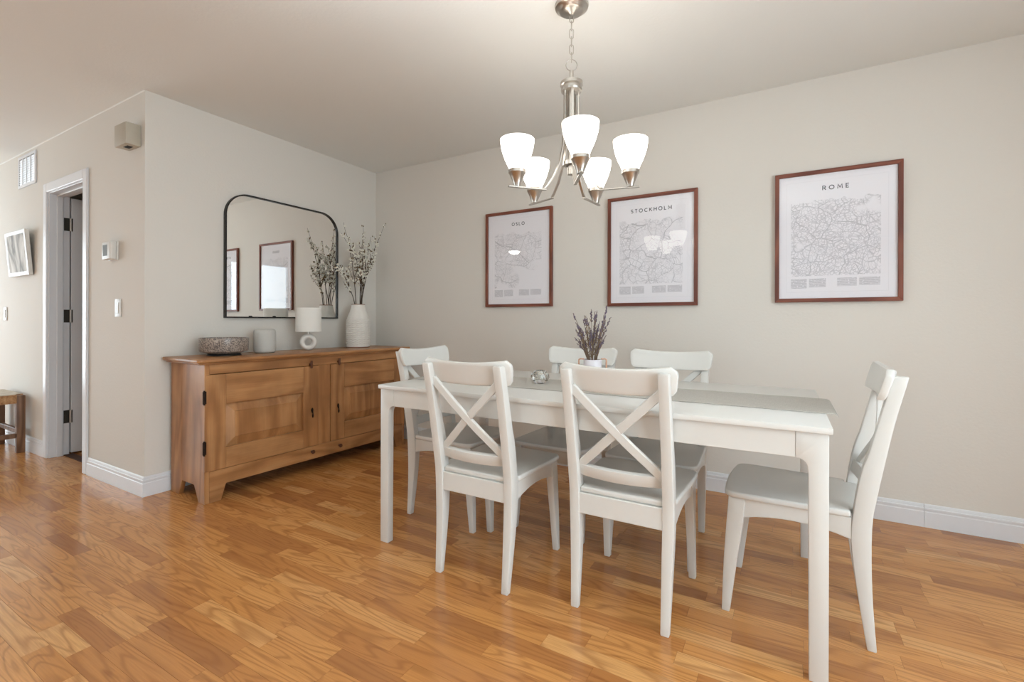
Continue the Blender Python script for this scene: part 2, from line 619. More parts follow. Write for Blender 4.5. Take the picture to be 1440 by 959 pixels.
def window(name, axis, a, b, win, nm):
    """frame, mullions and glass panes of one window; structure"""
    w0, w1, z0, z1 = win
    root = bpy.data.objects.new(name, None)
    COL.objects.link(root)
    root.location = ((a + b) / 2, (w0 + w1) / 2, z0) if axis == 0 else ((w0 + w1) / 2, (a + b) / 2, z0)
    root['kind'] = 'structure'
    w, h = w1 - w0, z1 - z0
    R = Matrix.Rotation(pi / 2, 4, 'Z') if axis == 0 else Matrix.Identity(4)
    m = MB()
    t = .05
    m.box(-w / 2, w / 2, -.06, .06, 0, t); m.box(-w / 2, w / 2, -.06, .06, h - t, h)
    m.box(-w / 2, -w / 2 + t, -.06, .06, t, h - t); m.box(w / 2 - t, w / 2, -.06, .06, t, h - t)
    m.xf(R)
    m.make('window_frame', M['trim'], root)
    for k in range(1, nm):
        x = -w / 2 + w * k / nm
        m = MB(); m.box(x - .03, x + .03, -.03, .03, t, h - t); m.xf(R)
        m.make('mullion', M['trim'], root)
    for k in range(nm):
        x0, x1 = -w / 2 + w * k / nm + .03, -w / 2 + w * (k + 1) / nm - .03
        m = MB(); m.box(x0, x1, -.003, .003, t, h - t); m.xf(R)
        m.make('pane', M['pane'], root)


window('window_1', 0, XR, XR + .12, WIN_RIGHT, 2)
window('window_2', 1, YF - .12, YF, WIN_FRONT, 1)
window('window_3', 0, XL - .12, XL, WIN_ENTRY, 2)

# floor: subfloor slab + one strip object for each of the 300 nearest strips
fl = box('floor', M['subfloor'], XL, XR, YF, 0, -.06, -.0012, **ST)
rng = random.Random(7)
SW = .0672
strips = []
row = 0
y = -.002
while y - SW > YF:
    x = XL + rng.uniform(-.4, 0)
    while x < XR:
        ln = rng.choice((.24, .3, .34, .36, .4, .44, .5, .56)) * rng.uniform(.92, 1.08)
        x0, x1 = max(x, XL), min(x + ln, XR)
        if x1 - x0 > .02:
            strips.append((x0, x1, y - SW, y, rng.random()))
        x += ln
    y -= SW
    row += 1


def strip_mesh(mm, x0, x1, y0, y1, dx=0, dy=0):
    g, t = .0003, .0012
    R4 = [[mm.bm.verts.new((x - dx, yy - dy, zz)) for x, yy in ((x0 + g, y0 + g), (x1 - g, y0 + g), (x1 - g, y1 - g), (x0 + g, y1 - g))] for zz in (-t, 0)]
    fs = [mm.bm.faces.new(R4[1])]
    for k in range(4):
        fs.append(mm.bm.faces.new((R4[0][k], R4[0][(k + 1) % 4], R4[1][(k + 1) % 4], R4[1][k])))
    return fs


def set_tone(me, vals):
    at = me.attributes.new('tone', 'FLOAT', 'FACE')
    at.data.foreach_set('value', vals)


fw = Vector((-sin(.5301), cos(.5301)))
rt = Vector((cos(.5301), sin(.5301)))


def seen(s):
    d = Vector(((s[0] + s[1]) / 2 - camo.location.x, (s[2] + s[3]) / 2 - camo.location.y))
    zc = d.dot(fw)
    if zc < 1.2:
        return 1e9
    u = d.dot(rt) / zc * 665 + 714
    if u < -60 or u > 1500 or 451 + 665 * 1.057 / zc > 1020:
        return 1e9
    if s[1] < 0 and s[2] > -L:
        return 1e9
    return zc


strips.sort(key=seen)
near, rest = strips[:298], strips[298:]
for s in near:
    mm = MB()
    cx, cy = (s[0] + s[1]) / 2, (s[2] + s[3]) / 2
    nf = len(strip_mesh(mm, *s[:4], cx, cy))
    o = mm.make('plank', M['floor'], fl, (cx - fl.location.x, cy - fl.location.y, .06), smooth=0, recalc=False)
    set_tone(o.data, [s[4]] * nf)
mm = MB()
tones = []
for s in rest:
    tones += [s[4]] * len(strip_mesh(mm, *s[:4], fl.location.x, fl.location.y))
o = mm.make('far_planks', M['floor'], fl, (0, 0, .06), smooth=0, recalc=False, kind='stuff')
set_tone(o.data, tones)

# baseboards: moulded profile (offset from wall, height)
BP = [(0, 0), (.014, 0), (.014, .078), (.0115, .081), (.0115, .087), (.0135, .09), (.0135, .098), (.009, .101), (.009, .107), (.0065, .114), (.003, .117), (0, .117)]


def baseboard(name, p0, p1, n, e0=0., e1=0.):
    """from p0 to p1 along the wall foot, n = direction into the room; e = mitre growth at each end"""
    p0, p1, n = Vector((*p0, 0)), Vector((*p1, 0)), Vector((*n, 0))
    t = (p1 - p0).normalized()
    m = MB()
    A = [m.bm.verts.new(p0 + n * d + Vector((0, 0, h)) - t * d * e0) for d, h in BP]
    B = [m.bm.verts.new(p1 + n * d + Vector((0, 0, h)) + t * d * e1) for d, h in BP]
    m.bm.faces.new(A); m.bm.faces.new(B[::-1])
    k = len(BP)
    for i in range(k):
        m.bm.faces.new((A[i], A[(i + 1) % k], B[(i + 1) % k], B[i]))
    return m.make(name, M['trim'], smooth=20, **ST)


baseboard('baseboard_back', (0, 0), (3.928, 0), (0, -1), -1, 0)
baseboard('baseboard_back', (3.9295, 0), (XR, 0), (0, -1), 0, -1)
baseboard('baseboard_left', (0, -L), (0, 0), (1, 0), 1, -1)
baseboard('baseboard_hall', (-.80, -L), (0, -L), (0, -1), 0, 1)
baseboard('baseboard_entry', (XL, -L), (-1.612, -L), (0, -1), 0, 0)
# bead of caulk where the hall wall meets the ceiling
m = MB(); m.prism([(-L, H), (-L - .004, H), (-L - .004, H - .002), (-L, H - .006)], 0, XL, 0)
m.make('trim_1', M['ceiling'], **ST)

# hall door: casing, jambs, stop, leaf standing open into the dark closet
dr = bpy.data.objects.new('door_1', None); COL.objects.link(dr)
dr.location = ((DX0 + DX1) / 2, -L + .06, 0); dr['kind'] = 'structure'
ox, oy = dr.location.x, dr.location.y


def dbox(name, mat, x0, x1, y0, y1, z0, z1, par=None, bev=.002):
    p = par or dr
    m = MB()
    m.box(x0, x1, y0, y1, z0, z1)
    if bev:
        m.bevel(bev, 1)
    bx, by = (ox, oy) if par is None else (ox + par.location.x, oy + par.location.y)
    m.xf(Matrix.Translation((-bx, -by, 0)))
    return m.make(name, mat, p)


JT = .018
dbox('jamb', M['trim'], DX0, DX0 + JT, -L - .002, -L + WT, 0, DZ)
dbox('jamb', M['trim'], DX1 - JT, DX1, -L - .002, -L + WT, 0, DZ)
dbox('head_jamb', M['trim'], DX0 + JT, DX1 - JT, -L - .002, -L + WT, DZ - JT, DZ)
dbox('door_stop', M['trim'], DX0 + JT, DX0 + JT + .011, -L + .042, -L + .078, 0, DZ - JT)
dbox('door_stop', M['trim'], DX1 - JT - .011, DX1 - JT, -L + .042, -L + .078, 0, DZ - JT)
dbox('door_stop', M['trim'], DX0 + JT, DX1 - JT, -L + .042, -L + .078, DZ - JT - .011, DZ - JT)
dbox('casing', M['trim'], DX0 - .058, DX0 + .006, -L - .016, -L, 0, DZ + .06, bev=.004)
dbox('casing', M['trim'], DX1 - .006, DX1 + .058, -L - .016, -L, 0, DZ + .06, bev=.004)
dbox('head_casing', M['trim'], DX0 + .006, DX1 - .006, -L - .016, -L, DZ - .008, DZ + .06, bev=.004)
lf = dbox('door_leaf', M['trim'], DX0 - .012, DX0 + .024, -L + .128, -L + .128 + .66, .014, DZ - .026)
for z in (.30, 1.085, 1.80):
    h = MB()
    h.box(DX0 + JT - .001, DX0 + JT + .0025, -L + .084, -L + WT, z - .05, z + .05)
    h.box(DX0 + .0235, DX0 + .0265, -L + .1285, -L + .136, z - .05, z + .05)
    h.xf(Matrix.Translation((-ox, -oy, 0)))
    hg = h.make('hinge', M['hinge'], dr)
    h = MB()
    h.tube([(DX0 + JT + .007, -L + WT + .004, z - .05), (DX0 + JT + .007, -L + WT + .004, z + .05)], .0075, 10)
    h.xf(Matrix.Translation((-ox, -oy, 0)))
    h.make('hinge_pin', M['nickel'], hg)
box('trim_2', M['subfloor'], DX0 + JT, DX1 - JT, -L + .085, -L + WT + .02, 0, .006, **ST)


# ------------------------------------------------------------------ chairs
REAR = [(0, .003), (.16, .014), (.316, .018), (.429, .015), (.475, .008), (.552, -.005), (.614, -.016), (.754, -.043), (.886, -.074)]
FRONT = [(0, .028), (.192, .056), (.348, .072), (.436, .066), (.57, .046), (.631, .027), (.81, -.016), (.886, -.036)]


def post_out(z):          # outer half-width of the rear posts
    return smooth_table([(0, .176), (.2, .182), (.4, .187), (.886, .1875)], z)


def make_chair():
    root = thing('dining_chair', '', 'chair')
    Y0 = -.23
    wm = M['white']
    for s in (-1, 1):                                   # rear legs running up as back posts
        m = MB()
        N = 18
        pts, wd, th = [], [], []
        for i in range(N + 1):
            z = .886 * i / N
            r, f = smooth_table(REAR, z), smooth_table(FRONT, z)
            w = smooth_table([(0, .0145), (.25, .018), (.5, .0185), (.886, .017)], z)
            xo = post_out(z)
            pts.append((s * (xo - w), (r + f) / 2 + Y0, z))
            wd.append((w, 0, 0)); th.append((0, (f - r) / 2, 0))
        m.strip(pts, wd, th)
        m.bevel(.004, 2, 40)
        m.make('leg', wm, root)
    for s in (-1, 1):                                   # front legs
        m = MB()
        pts, wd, th = [], [], []
        for i in range(9):
            z = .421 * i / 8
            fr = smooth_table([(0, .456), (.2, .449), (.421, .434)], z)
            bk = smooth_table([(0, .430), (.2, .405), (.31, .389), (.421, .379)], z)
            w = .0135 + .0045 * z / .421
            xo = smooth_table([(0, .194), (.421, .190)], z)
            pts.append((s * (xo - w), (fr + bk) / 2 + Y0, z))
            wd.append((w, 0, 0)); th.append((0, (fr - bk) / 2, 0))
        m.strip(pts, wd, th)
        m.bevel(.004, 2, 40)
        m.make('leg', wm, root)
    # seat: softly dished board, rounded front corners
    out = []
    out += [(-.172, .018), (-.1505, .018)] if False else []
    half = [(.1495, .03), (.1495, .072), (.188, .072), (.197, .2), (.204, .36)] + arc(.164, .408, .041, 12, 78, 5) + [(.10, .455), (0, .459)]
    out = half + [(-x, yy) for x, yy in half[-2::-1]]
    m = MB()
    m.prism([(x, yy + Y0) for x, yy in out], 2, .421, .443)
    m.bevel(.007, 3, 40)
    m.make('seat', wm, root)
    for s in (-1, 1):                                   # side aprons, lower edge arched
        m = MB()
        poly = [(.07, .421), (.395, .421), (.395, .35)]
        for i in range(9):
            t = i / 8
            poly.append((.385 - .31 * t, .35 + .022 * sin(pi * t) ** .8))
        poly.append((.07, .345))
        m.prism([(yy + Y0, z) for yy, z in poly], 0, s * .168, s * .184)
        m.bevel(.002, 1, 40)
        m.make('side_rail', wm, root)
    m = MB(); m.box(-.156, .156, .402 + Y0, .42 + Y0, .352, .421); m.bevel(.002, 1)
    m.make('front_rail', wm, root)
    m = MB(); m.box(-.153, .153, .022 + Y0, .042 + Y0, .345, .421); m.bevel(.002, 1)
    m.make('back_rail', wm, root)
    # top rail: bowed board with a sagging upper edge and rounded upper corners
    m = MB()
    n = 20
    rowsF, rowsB = [], []
    for i in range(n + 1):
        u = -1 + 2 * i / n
        zt = .907 - .013 * (1 - u * u)
        zb = .809 - .006 * (1 - u * u)
        rc = .03
        cF, cB = [], []
        for k in range(7):
            tv = k / 6
            zz = zb + (zt - zb) * tv
            hw = .199 + .0145 * tv
            d = max(0, (zz - (zt - rc)) / rc)
            hw -= rc * (1 - sqrt(max(0, 1 - d * d))) * .9
            d2 = max(0, ((zb + .012) - zz) / .012)
            hw -= .012 * (1 - sqrt(max(0, 1 - d2 * d2))) * .9
            x = u * hw
            base = smooth_table(FRONT, min(zz, .886)) - max(0, zz - .886) * .24
            yb = base + .002 - .024 * (1 - u * u)
            cB.append(m.bm.verts.new((x, yb + Y0, zz)))
            cF.append(m.bm.verts.new((x, yb + .024 + Y0, zz)))
        rowsF.append(cF); rowsB.append(cB)
    for i in range(n):
        for k in range(6):
            m.bm.faces.new((rowsF[i][k], rowsF[i + 1][k], rowsF[i + 1][k + 1], rowsF[i][k + 1]))
            m.bm.faces.new((rowsB[i][k], rowsB[i][k + 1], rowsB[i + 1][k + 1], rowsB[i + 1][k]))
        m.bm.faces.new((rowsF[i][6], rowsF[i + 1][6], rowsB[i + 1][6], rowsB[i][6]))
        m.bm.faces.new((rowsF[i][0], rowsB[i][0], rowsB[i + 1][0], rowsF[i + 1][0]))
    for e in (0, n):
        for k in range(6):
            m.bm.faces.new((rowsF[e][k], rowsF[e][k + 1], rowsB[e][k + 1], rowsB[e][k]))
    m.bevel(.006, 2, 50)
    m.make('top_rail', wm, root)
    # lower rail of the back
    m = MB()
    pts, wd, th = [], [], []
    for i in range(13):
        u = -1 + i / 6
        pts.append((u * .156, .043 - .022 * (1 - u * u) + Y0, .508 - .004 * (1 - u * u)))
        wd.append((0, .006, -.0215)); th.append((0, .010, .003))
    m.strip(pts, wd, th); m.bevel(.003, 2, 40)
    m.make('lower_rail', wm, root)
    # crossed slats
    for s in (-1, 1):
        m = MB()
        pts, wd, th = [], [], []
        for i in range(13):
            t = -.03 + 1.06 * i / 12
            z = .812 - (.812 - .527) * t
            x = s * (.150 - .296 * t)
            mid = (smooth_table(REAR, z) + smooth_table(FRONT, z)) / 2
            bow = .014 * (1 - (x / .15) ** 2)
            pts.append((x, mid + .004 - bow + Y0 + (.002 if s > 0 else -.002), z))
            dv = Vector((-s * .296, 0, -.285)).normalized()
            wv = dv.cross(Vector((0, 1, 0)))
            wd.append(wv * .0155); th.append((0, .0065, .0014))
        m.strip(pts, wd, th); m.bevel(.0025, 1, 40)
        m.make('cross_slat', wm, root)
    return root


chairs = [
    (2.215, -1.637, 0, 'white cross-back chair seen from behind at the front left, nearest the glass tealight holder'),
    (2.80, -1.571, 0, 'white cross-back dining chair seen from behind in front of the potted lavender'),
    (2.293, -.635, pi, 'white cross-back chair on the far side of the table, standing directly behind the lavender pot'),
    (2.787, -.64, pi, 'white cross-back chair on the far side of the table, below the Stockholm map'),
    (1.522, -1.068, -pi / 2, 'white cross-back chair at the table end beside the wooden sideboard'),
    (3.572, -1.13, pi / 2 - .04, 'white cross-back chair side-on at the table end below the Rome map'),
]
proto = make_chair()
for i, (x, y, rz, lab) in enumerate(chairs):
    o = proto if i == 0 else copy_tree(proto)
    f = Vector((-sin(rz), cos(rz)))
    o.location = (x + f.x * .23, y + f.y * .23, 0)
    o.rotation_euler = (0, 0, rz)
    o['label'] = lab
    o['group'] = 'white dining chairs around the table'

# ------------------------------------------------------------------ dining table
TX0, TX1, TY0, TY1 = 1.627, 3.427, -1.558, -.659
tcx, tcy = (TX0 + TX1) / 2, (TY0 + TY1) / 2
tb = thing('dining_table', 'long white lacquered dining table with rounded leg brackets, between the six chairs', 'table', (tcx, tcy, 0))
hw, hd = .9, .4495
m = MB(); m.box(-hw, hw, -hd, hd, .731, .75); m.bevel(.0025, 2)
m.make('tabletop', M['white'], tb)
ins = .009
for sx in (-1, 1):
    for sy in (-1, 1):
        X0 = hw - ins
        r = .031
        poly = [(X0, 0), (X0, .7305), (X0 - .083, .7305), (X0 - .083, .652)] + arc(X0 - .083, .652 - r, r, 90, 0, 7)[1:] + [(X0 - .0505, .61), (X0 - .048, 0)]
        poly = [(sx * a, b) for a, b in poly]
        m = MB()
        yo = hd - ins
        m.prism(poly, 1, sy * yo, sy * (yo - .036))
        m.bevel(.0025, 2, 50)
        m.make('leg', M['white'], tb)
for sy in (-1, 1):
    m = MB(); yo = sy * (hd - ins - .0015)
    m.box(-hw + ins + .0835, hw - ins - .0835, min(yo, yo - sy * .02), max(yo, yo - sy * .02), .652, .7305); m.bevel(.001, 1)
    m.make('side_apron', M['white'], tb)
for sx in (-1, 1):
    m = MB(); xo = sx * (hw - ins - .0015)
    m.box(min(xo, xo - sx * .02), max(xo, xo - sx * .02), -hd + ins + .0365, hd - ins - .0365, .652, .7305); m.bevel(.001, 1)
    m.make('end_apron', M['white'], tb)

# linen runner: lies along the middle and droops a little over both ends
m = MB()
ry0, ry1 = -1.313, -.962
pr = []
for i in range(41):
    x = TX0 - .02 + (TX1 - TX0 + .04) * i / 40
    pr.append((x, .7512 + .0004 * sin(i * 1.7)))
ends_l = [(TX0 - .034, .742), (TX0 - .03, .7475)]
ends_r = [(TX1 + .03, .7475), (TX1 + .034, .742)]
top = ends_l + pr + ends_r
rows = []
for x, z in top:
    rows.append([m.bm.verts.new((x - tcx, yy, z + dz)) for yy, dz in ((ry0 - tcy, 0), (ry1 - tcy, 0), (ry1 - tcy, .0016), (ry0 - tcy, .0016))])
for A, B in zip(rows, rows[1:]):
    for k in range(4):
        m.bm.faces.new((A[k], A[(k + 1) % 4], B[(k + 1) % 4], B[k]))
m.bm.faces.new(rows[0][::-1]); m.bm.faces.new(rows[-1])
o = m.make('table_runner', M['linen'], None, (tcx, tcy, 0))
tag(o, 'narrow pale grey linen runner lying along the middle of the white table', 'table runner')
RT = .7534

# faceted glass tealight holder
tl = thing('tealight_holder', 'small faceted clear glass tealight holder on the runner', 'candle holder', (2.281, -1.135, RT))
m = MB()
prof = [(0, 0), (.022, 0), (.037, .012), (.045, .028), (.043, .044), (.031, .058), (.023, .063), (.019, .060), (.024, .05), (.026, .04), (.021, .026), (0, .024)]
m.lathe(prof, seg=12)
m.make('glass_body', M['crystal'], tl, smooth=0)
m = MB(); m.lathe([(0, .0245), (.017, .0245), (.017, .036), (.0155, .0375), (0, .0375)], seg=20)
cd = m.make('candle', M['wax'], tl)
m = MB(); m.tube([(0, 0, .0375), (.001, 0, .046)], .0008, 5)
m.make('wick', M['dark'], cd)

# pot with two loop handles
PX, PY = 2.543, -1.12
pt = thing('flower_pot', 'pale lilac pot with two square copper loop handles on the runner', 'pot', (PX, PY, RT))
m = MB()
m.lathe([(0, 0), (.038, 0), (.0405, .003), (.0415, .125), (.0395, .1265), (.0375, .125), (.037, .09), (0, .088)], seg=36)
m.make('pot_body', M['pot'], pt)
for s in (-1, 1):
    a = .5301
    d = Vector((cos(a) * s, sin(a) * s, 0))
    m = MB()
    P = [d * .039 + Vector((0, 0, .128)), d * .056 + Vector((0, 0, .129)), d * .0625 + Vector((0, 0, .126)), d * .0635 + Vector((0, 0, .118)), d * .0625 + Vector((0, 0, .07)), d * .060 + Vector((0, 0, .064)), d * .0405 + Vector((0, 0, .063))]
    side = Vector((-d.y, d.x, 0))
    W = [side * .006] * len(P)
    T = []
    for i in range(len(P)):
        t = (P[min(i + 1, len(P) - 1)] - P[max(i - 1, 0)]).normalized()
        T.append(side.cross(t) * .0028)
    m.strip(P, W, T); m.bevel(.0012, 1, 40)
    m.make('handle', M['copper'], pt)

# dried lavender: each stem its own thing
rl = random.Random(3)
camdir = Vector((rt.x, rt.y, 0))
depth = Vector((fw.x, fw.y, 0))
for i in range(46):
    if i == 0:
        px, hgt, kink = .062, .252, .6
    elif i == 1:
        px, hgt, kink = .085, .195, 1.
    elif i == 2:
        px, hgt, kink = -.085, .215, 1.
    elif i == 3:
        px, hgt, kink = -.058, .095, 1.2
    else:
        px = rl.uniform(-.085, .075); hgt = rl.choice((rl.uniform(.15, .235), rl.uniform(.09, .2))) - abs(px) * .3; kink = rl.uniform(.5, 1.5)
    py = rl.uniform(-.06, .06)
    b0 = camdir * (px * .22 + rl.uniform(-.006, .006)) + depth * (py * .25)
    tip = camdir * px + depth * py + Vector((0, 0, .125 + hgt))
    base = Vector((b0.x, b0.y, .09))
    ctrl = base.lerp(tip, .5) + Vector((0, 0, .02)) * kink - camdir * (px * .18)
    P = [(1 - t) ** 2 * base + 2 * t * (1 - t) * ctrl + t * t * tip for t in [k / 8 for k in range(9)]]
    st = MB(); st.tube(P, .0012, 4)
    o = st.make('lavender_stem', M['stem'], None, (PX, PY, RT))
    lab = {0: 'tallest dried lavender stem in the pot, with the longest dark spike leaning right',
           1: 'rightmost dried lavender stem in the pot, bending far out to the right',
           2: 'leftmost dried lavender stem in the pot, bending far out to the left',
           3: 'shortest dried lavender stem, drooping low on the left side of the pot'}
    tag(o, lab.get(i, 'dried lavender stem with a dusty purple spike, standing in the lilac pot'), 'dried flower', 'dried lavender stems in the pot')
    sp, lv = MB(), MB()
    ln = rl.uniform(.035, .075) if i else .1
    d = (P[8] - P[6]).normalized()
    nb = int(ln / .0065)
    for k in range(nb):
        c = P[8] - d * (ln * k / nb) + Vector((rl.uniform(-1, 1), rl.uniform(-1, 1), 0)) * .0032
        if (P[8] - d * (ln * k / nb)).z < .13:
            break
        r = .0034 * (.5 + .6 * min(1, k / 3)) * rl.uniform(.6, 1.35)
        sp.ball(c, r, 1, (1, 1, 1.35))
    for k in range(3):                  # narrow dry leaves low on the stem
        c = P[rl.randint(2, 6)]
        e = c + (camdir * rl.uniform(-1, 1) + depth * rl.uniform(-1, 1)) * .02 + Vector((0, 0, rl.uniform(.015, .035)))
        lv.tube([c, c.lerp(e, .5), e], [.0008, .0016, .0004], 4)
    lv.make('dry_leaves', M['stem'], o, smooth=0, kind='stuff')
    sp.make('flower_spike', M['lavender'], o, smooth=0)

# ------------------------------------------------------------------ sideboard (local x along its length, y = 0 front, -> wall positive)
SR = .03805
BX, BY = .448, -1.742
SLEN, SDEP = 1.58, .412
sb = bpy.data.objects.new('sideboard', None); COL.objects.link(sb)
SBM = Matrix.Translation((BX, BY, 0)) @ Matrix.Rotation(pi / 2 - SR, 4, 'Z')
sb.matrix_world = SBM
tag(sb, 'long low brown wooden sideboard with two panelled doors below the mirror', 'sideboard')
ZT0, ZT1 = .800, .832


def sbpart(mb, name, mat, bev=.002, par=None, seg=1, **kw):
    if bev:
        mb.bevel(bev, seg, 40)
    if par is not None:
        mb.xf(Matrix.Translation(-par.location))
    return mb.make(name, mat, par or sb, **kw)


# top with moulded edge
m = MB()
for (x0, x1, y0, z0, z1) in ((-.048, SLEN + .048, -.034, .812, ZT1), (-.03, SLEN + .03, -.018, ZT0, .812)):
    y1 = SDEP + .004
    c = .016
    m.prism([(x0 + c, y0), (x1 - c, y0), (x1, y0 + c), (x1, y1), (x0, y1), (x0, y0 + c)], 2, z0, z1)
sbpart(m, 'top', M['oak_x'], .005, seg=3)
# side panels of two boards each with the cut-out between the feet
for nm, x0, x1 in (('left', 0, .026), ('right', SLEN - .026, SLEN)):
    m = MB()
    s = SDEP - .416
    m.prism([(.0, 0), (.070, 0), (.122, .092), (.272, .092), (.272, ZT0), (0, ZT0)], 0, x0, x1)
    sbpart(m, 'side_board', M['oak_z'], .0015)
    m = MB()
    m.prism([(.2725, .092), (.3105, 0), (SDEP, 0), (SDEP, ZT0), (.2725, ZT0)], 0, x0, x1)
    sbpart(m, 'side_board', M['oak_z'], .0015)
m = MB(); m.box(.026, SLEN - .026, SDEP - .012, SDEP, .09, ZT0)
sbpart(m, 'back_panel', M['oak_x'], 0)
m = MB(); m.box(.026, SLEN - .026, .03, SDEP - .012, .094, .112)
sbpart(m, 'bottom_panel', M['oak_x'], 0)
# face frame: top rail, apron with feet, centre mullion
m = MB(); m.box(.0265, SLEN - .0265, 0, .026, .7425, ZT0)
sbpart(m, 'top_rail', M['oak_x'])
m = MB(); m.prism([(.0265, 0), (.092, 0), (.120, .092), (SLEN - .120, .092), (SLEN - .092, 0), (SLEN - .0265, 0), (SLEN - .0265, .1815), (.0265, .1815)], 1, 0, .026)
sbpart(m, 'apron', M['oak_x'])
m = MB(); m.box(.7435, .8415, .002, .026, .182, .742)
sbpart(m, 'mullion', M['oak_z'])


def sb_door(x0, x1, px0, px1, pz0, pz1, hinge_x, pull_x):
    z0, z1 = .1845, .7395
    d = bpy.data.objects.new('door', None); COL.objects.link(d)
    d.parent = sb; d.location = ((x0 + x1) / 2, 0, z0)
    yf, yb = -.004, .022
    for a, b in ((x0, px0), (px1, x1)):
        m = MB(); m.box(a, b - .0004 if a == x0 else b, yf, yb, z0, z1)
        sbpart(m, 'stile', M['oak_z'], .0015, d)
    for a, b in ((z0, pz0), (pz1, z1)):
        m = MB(); m.box(px0, px1, yf, yb, a, b)
        sbpart(m, 'rail', M['oak_x'], .0015, d)
    m = MB()                               # raised panel: low rim, wide bevel, flat field
    def ring(i, y):
        return [m.bm.verts.new(p) for p in ((px0 + i, y, pz0 + i), (px1 - i, y, pz0 + i), (px1 - i, y, pz1 - i), (px0 + i, y, pz1 - i))]
    R = [ring(.0, .016), ring(.0, .012), ring(.052, -.001), ring(.054, -.004)]
    m.bm.faces.new(R[0])
    for A, B in zip(R, R[1:]):
        for k in range(4):
            m.bm.faces.new((A[k], A[(k + 1) % 4], B[(k + 1) % 4], B[k]))
    m.bm.faces.new(R[-1])
    sbpart(m, 'raised_panel', M['oak_z'], 0, d, smooth=15)
    if hinge_x is not None:
        for z in (.612, .322):
            m = MB(); m.tube([(hinge_x, -.006, z - .042), (hinge_x, -.006, z + .042)], .0055, 10)
            m.box(hinge_x - .008, hinge_x + .012, -.0055, -.0035, z - .036, z + .036)
            sbpart(m, 'hinge', M['brass_brown'], 0, d)
    m = MB()                               # drop pull: back plate and hanging teardrop
    zc = .415
    m.prism([(pull_x - .006, zc + .03), (pull_x - .009, zc + .018), (pull_x - .004, zc + .004), (pull_x, zc - .004), (pull_x + .004, zc + .004), (pull_x + .009, zc + .018), (pull_x + .006, zc + .03), (pull_x, zc + .036)], 1, -.0065, -.004)
    m.tube([(pull_x, -.006, zc + .02), (pull_x, -.014, zc + .02)], .0035, 8)
    m.tube([(pull_x, -.013, zc + .02), (pull_x, -.0135, zc), (pull_x, -.013, zc - .022), (pull_x, -.0125, zc - .034)], [.002, .003, .0062, .002], 8)
    sbpart(m, 'drop_pull', M['brass_brown'], 0, d)
    return d


sb_door(.0015, .741, .117, .625, .306, .563, -.004, .691)
sb_door(.844, SLEN - .0015, .962, 1.46, .306, .563, SLEN + .004, .905)
for x, z in ((.675, .752), (.904, .757)):
    m = MB(); m.tube([(x, -.001, z), (x, -.02, z)], [.010, .008], 12)
    m.box(x - .008, x + .008, -.026, -.016, z - .026, z + .026)
    sbpart(m, 'turn_button', M['peg'], .003)
for x, z in ((.690, .146), (.917, .140)):
    m = MB(); m.tube([(x, -.001, z), (x, -.012, z), (x, -.022, z), (x, -.028, z)], [.008, .011, .014, .010], 14)
    sbpart(m, 'turn_button', M['peg'], 0)

# ------------------------------------------------------------------ things on the sideboard
# speckled footed bowl
bw = thing('footed_bowl', 'wide speckled grey-brown footed bowl at the left end of the sideboard', 'bowl', (.215, -1.505, ZT1))
m = MB()
m.lathe([(0, 0), (.092, 0), (.095, .003), (.091, .009), (.088, .014), (.132, .027), (.137, .033), (.140, .106), (.1385, .112), (.1345, .112), (.133, .106), (.130, .042), (.07, .034), (0, .034)], seg=56)
m.make('bowl_body', M['speckle'], bw, smooth=40)
m = MB(); m.lathe([(.0925, .0002), (.0962, .001), (.0962, .0035), (.092, .0095), (.089, .0135)], seg=56); 
m.make('foot', M['black'], bw)
# smooth pale grey cylinder
cy = thing('wireless_speaker', 'pale grey rounded cylinder speaker between the bowl and the small lamp', 'speaker', (.215, -1.232, ZT1))
m = MB()
pf = [(0, .004), (.062, .004), (.068, .010)] + [(.0705, .02), (.0712, .08), (.0705, .14)] + [(.068, .152), (.062, .160), (.052, .164), (0, .165)]
m.lathe(pf, seg=48)
m.make('cloth_body', M['cloth'], cy, smooth=50)
m = MB(); m.lathe([(0, 0), (.058, 0), (.060, .004), (0, .0042)], seg=40)
m.make('foot', M['display'], cy)
# small lamp: ring base and drum shade
lp = thing('table_lamp', 'small white table lamp with a ring-shaped ceramic base and drum shade', 'lamp', (.215, -.885, ZT1), radians(-38))
m = MB()
R0, r0 = .043, .0195
for i in range(36):
    a = 2 * pi * i / 36
    ring = []
    for k in range(18):
        b = 2 * pi * k / 18
        rr = R0 + r0 * cos(b)
        ring.append(Vector((r0 * 1.25 * sin(b), rr * cos(a), rr * sin(a) * 1.0 + .0615)))
    if i == 0:
        rings = []
    rings.append([m.bm.verts.new((v.x, v.y, max(0, v.z))) for v in ring])
for i in range(36):
    A, B = rings[i], rings[(i + 1) % 36]
    for k in range(18):
        m.bm.faces.new((A[k], A[(k + 1) % 18], B[(k + 1) % 18], B[k]))
m.make('ring_base', M['ceramic'], lp, smooth=60)
m = MB(); m.lathe([(0, .121), (.010, .121), (.010, .142), (.014, .143), (.014, .165), (0, .165)], seg=16)
m.make('lamp_neck', M['nickel'], lp)
m = MB(); m.lathe([(.091, .140), (.0915, .140), (.0895, .318), (.0885, .318)], seg=56, close=True)
m.make('lamp_shade', M['shade_fabric'], lp, smooth=50)
m = MB()
for k in range(3):
    a = 2 * pi * k / 3 + .4
    m.tube([(.012 * cos(a), .012 * sin(a), .165), (.089 * cos(a), .089 * sin(a), .168)], .0015, 6)
m.lathe([(0, .166), (.02, .19), (.028, .215), (.02, .24), (0, .25)], seg=16)
m.make('bulb_holder', M['plastic'], lp)

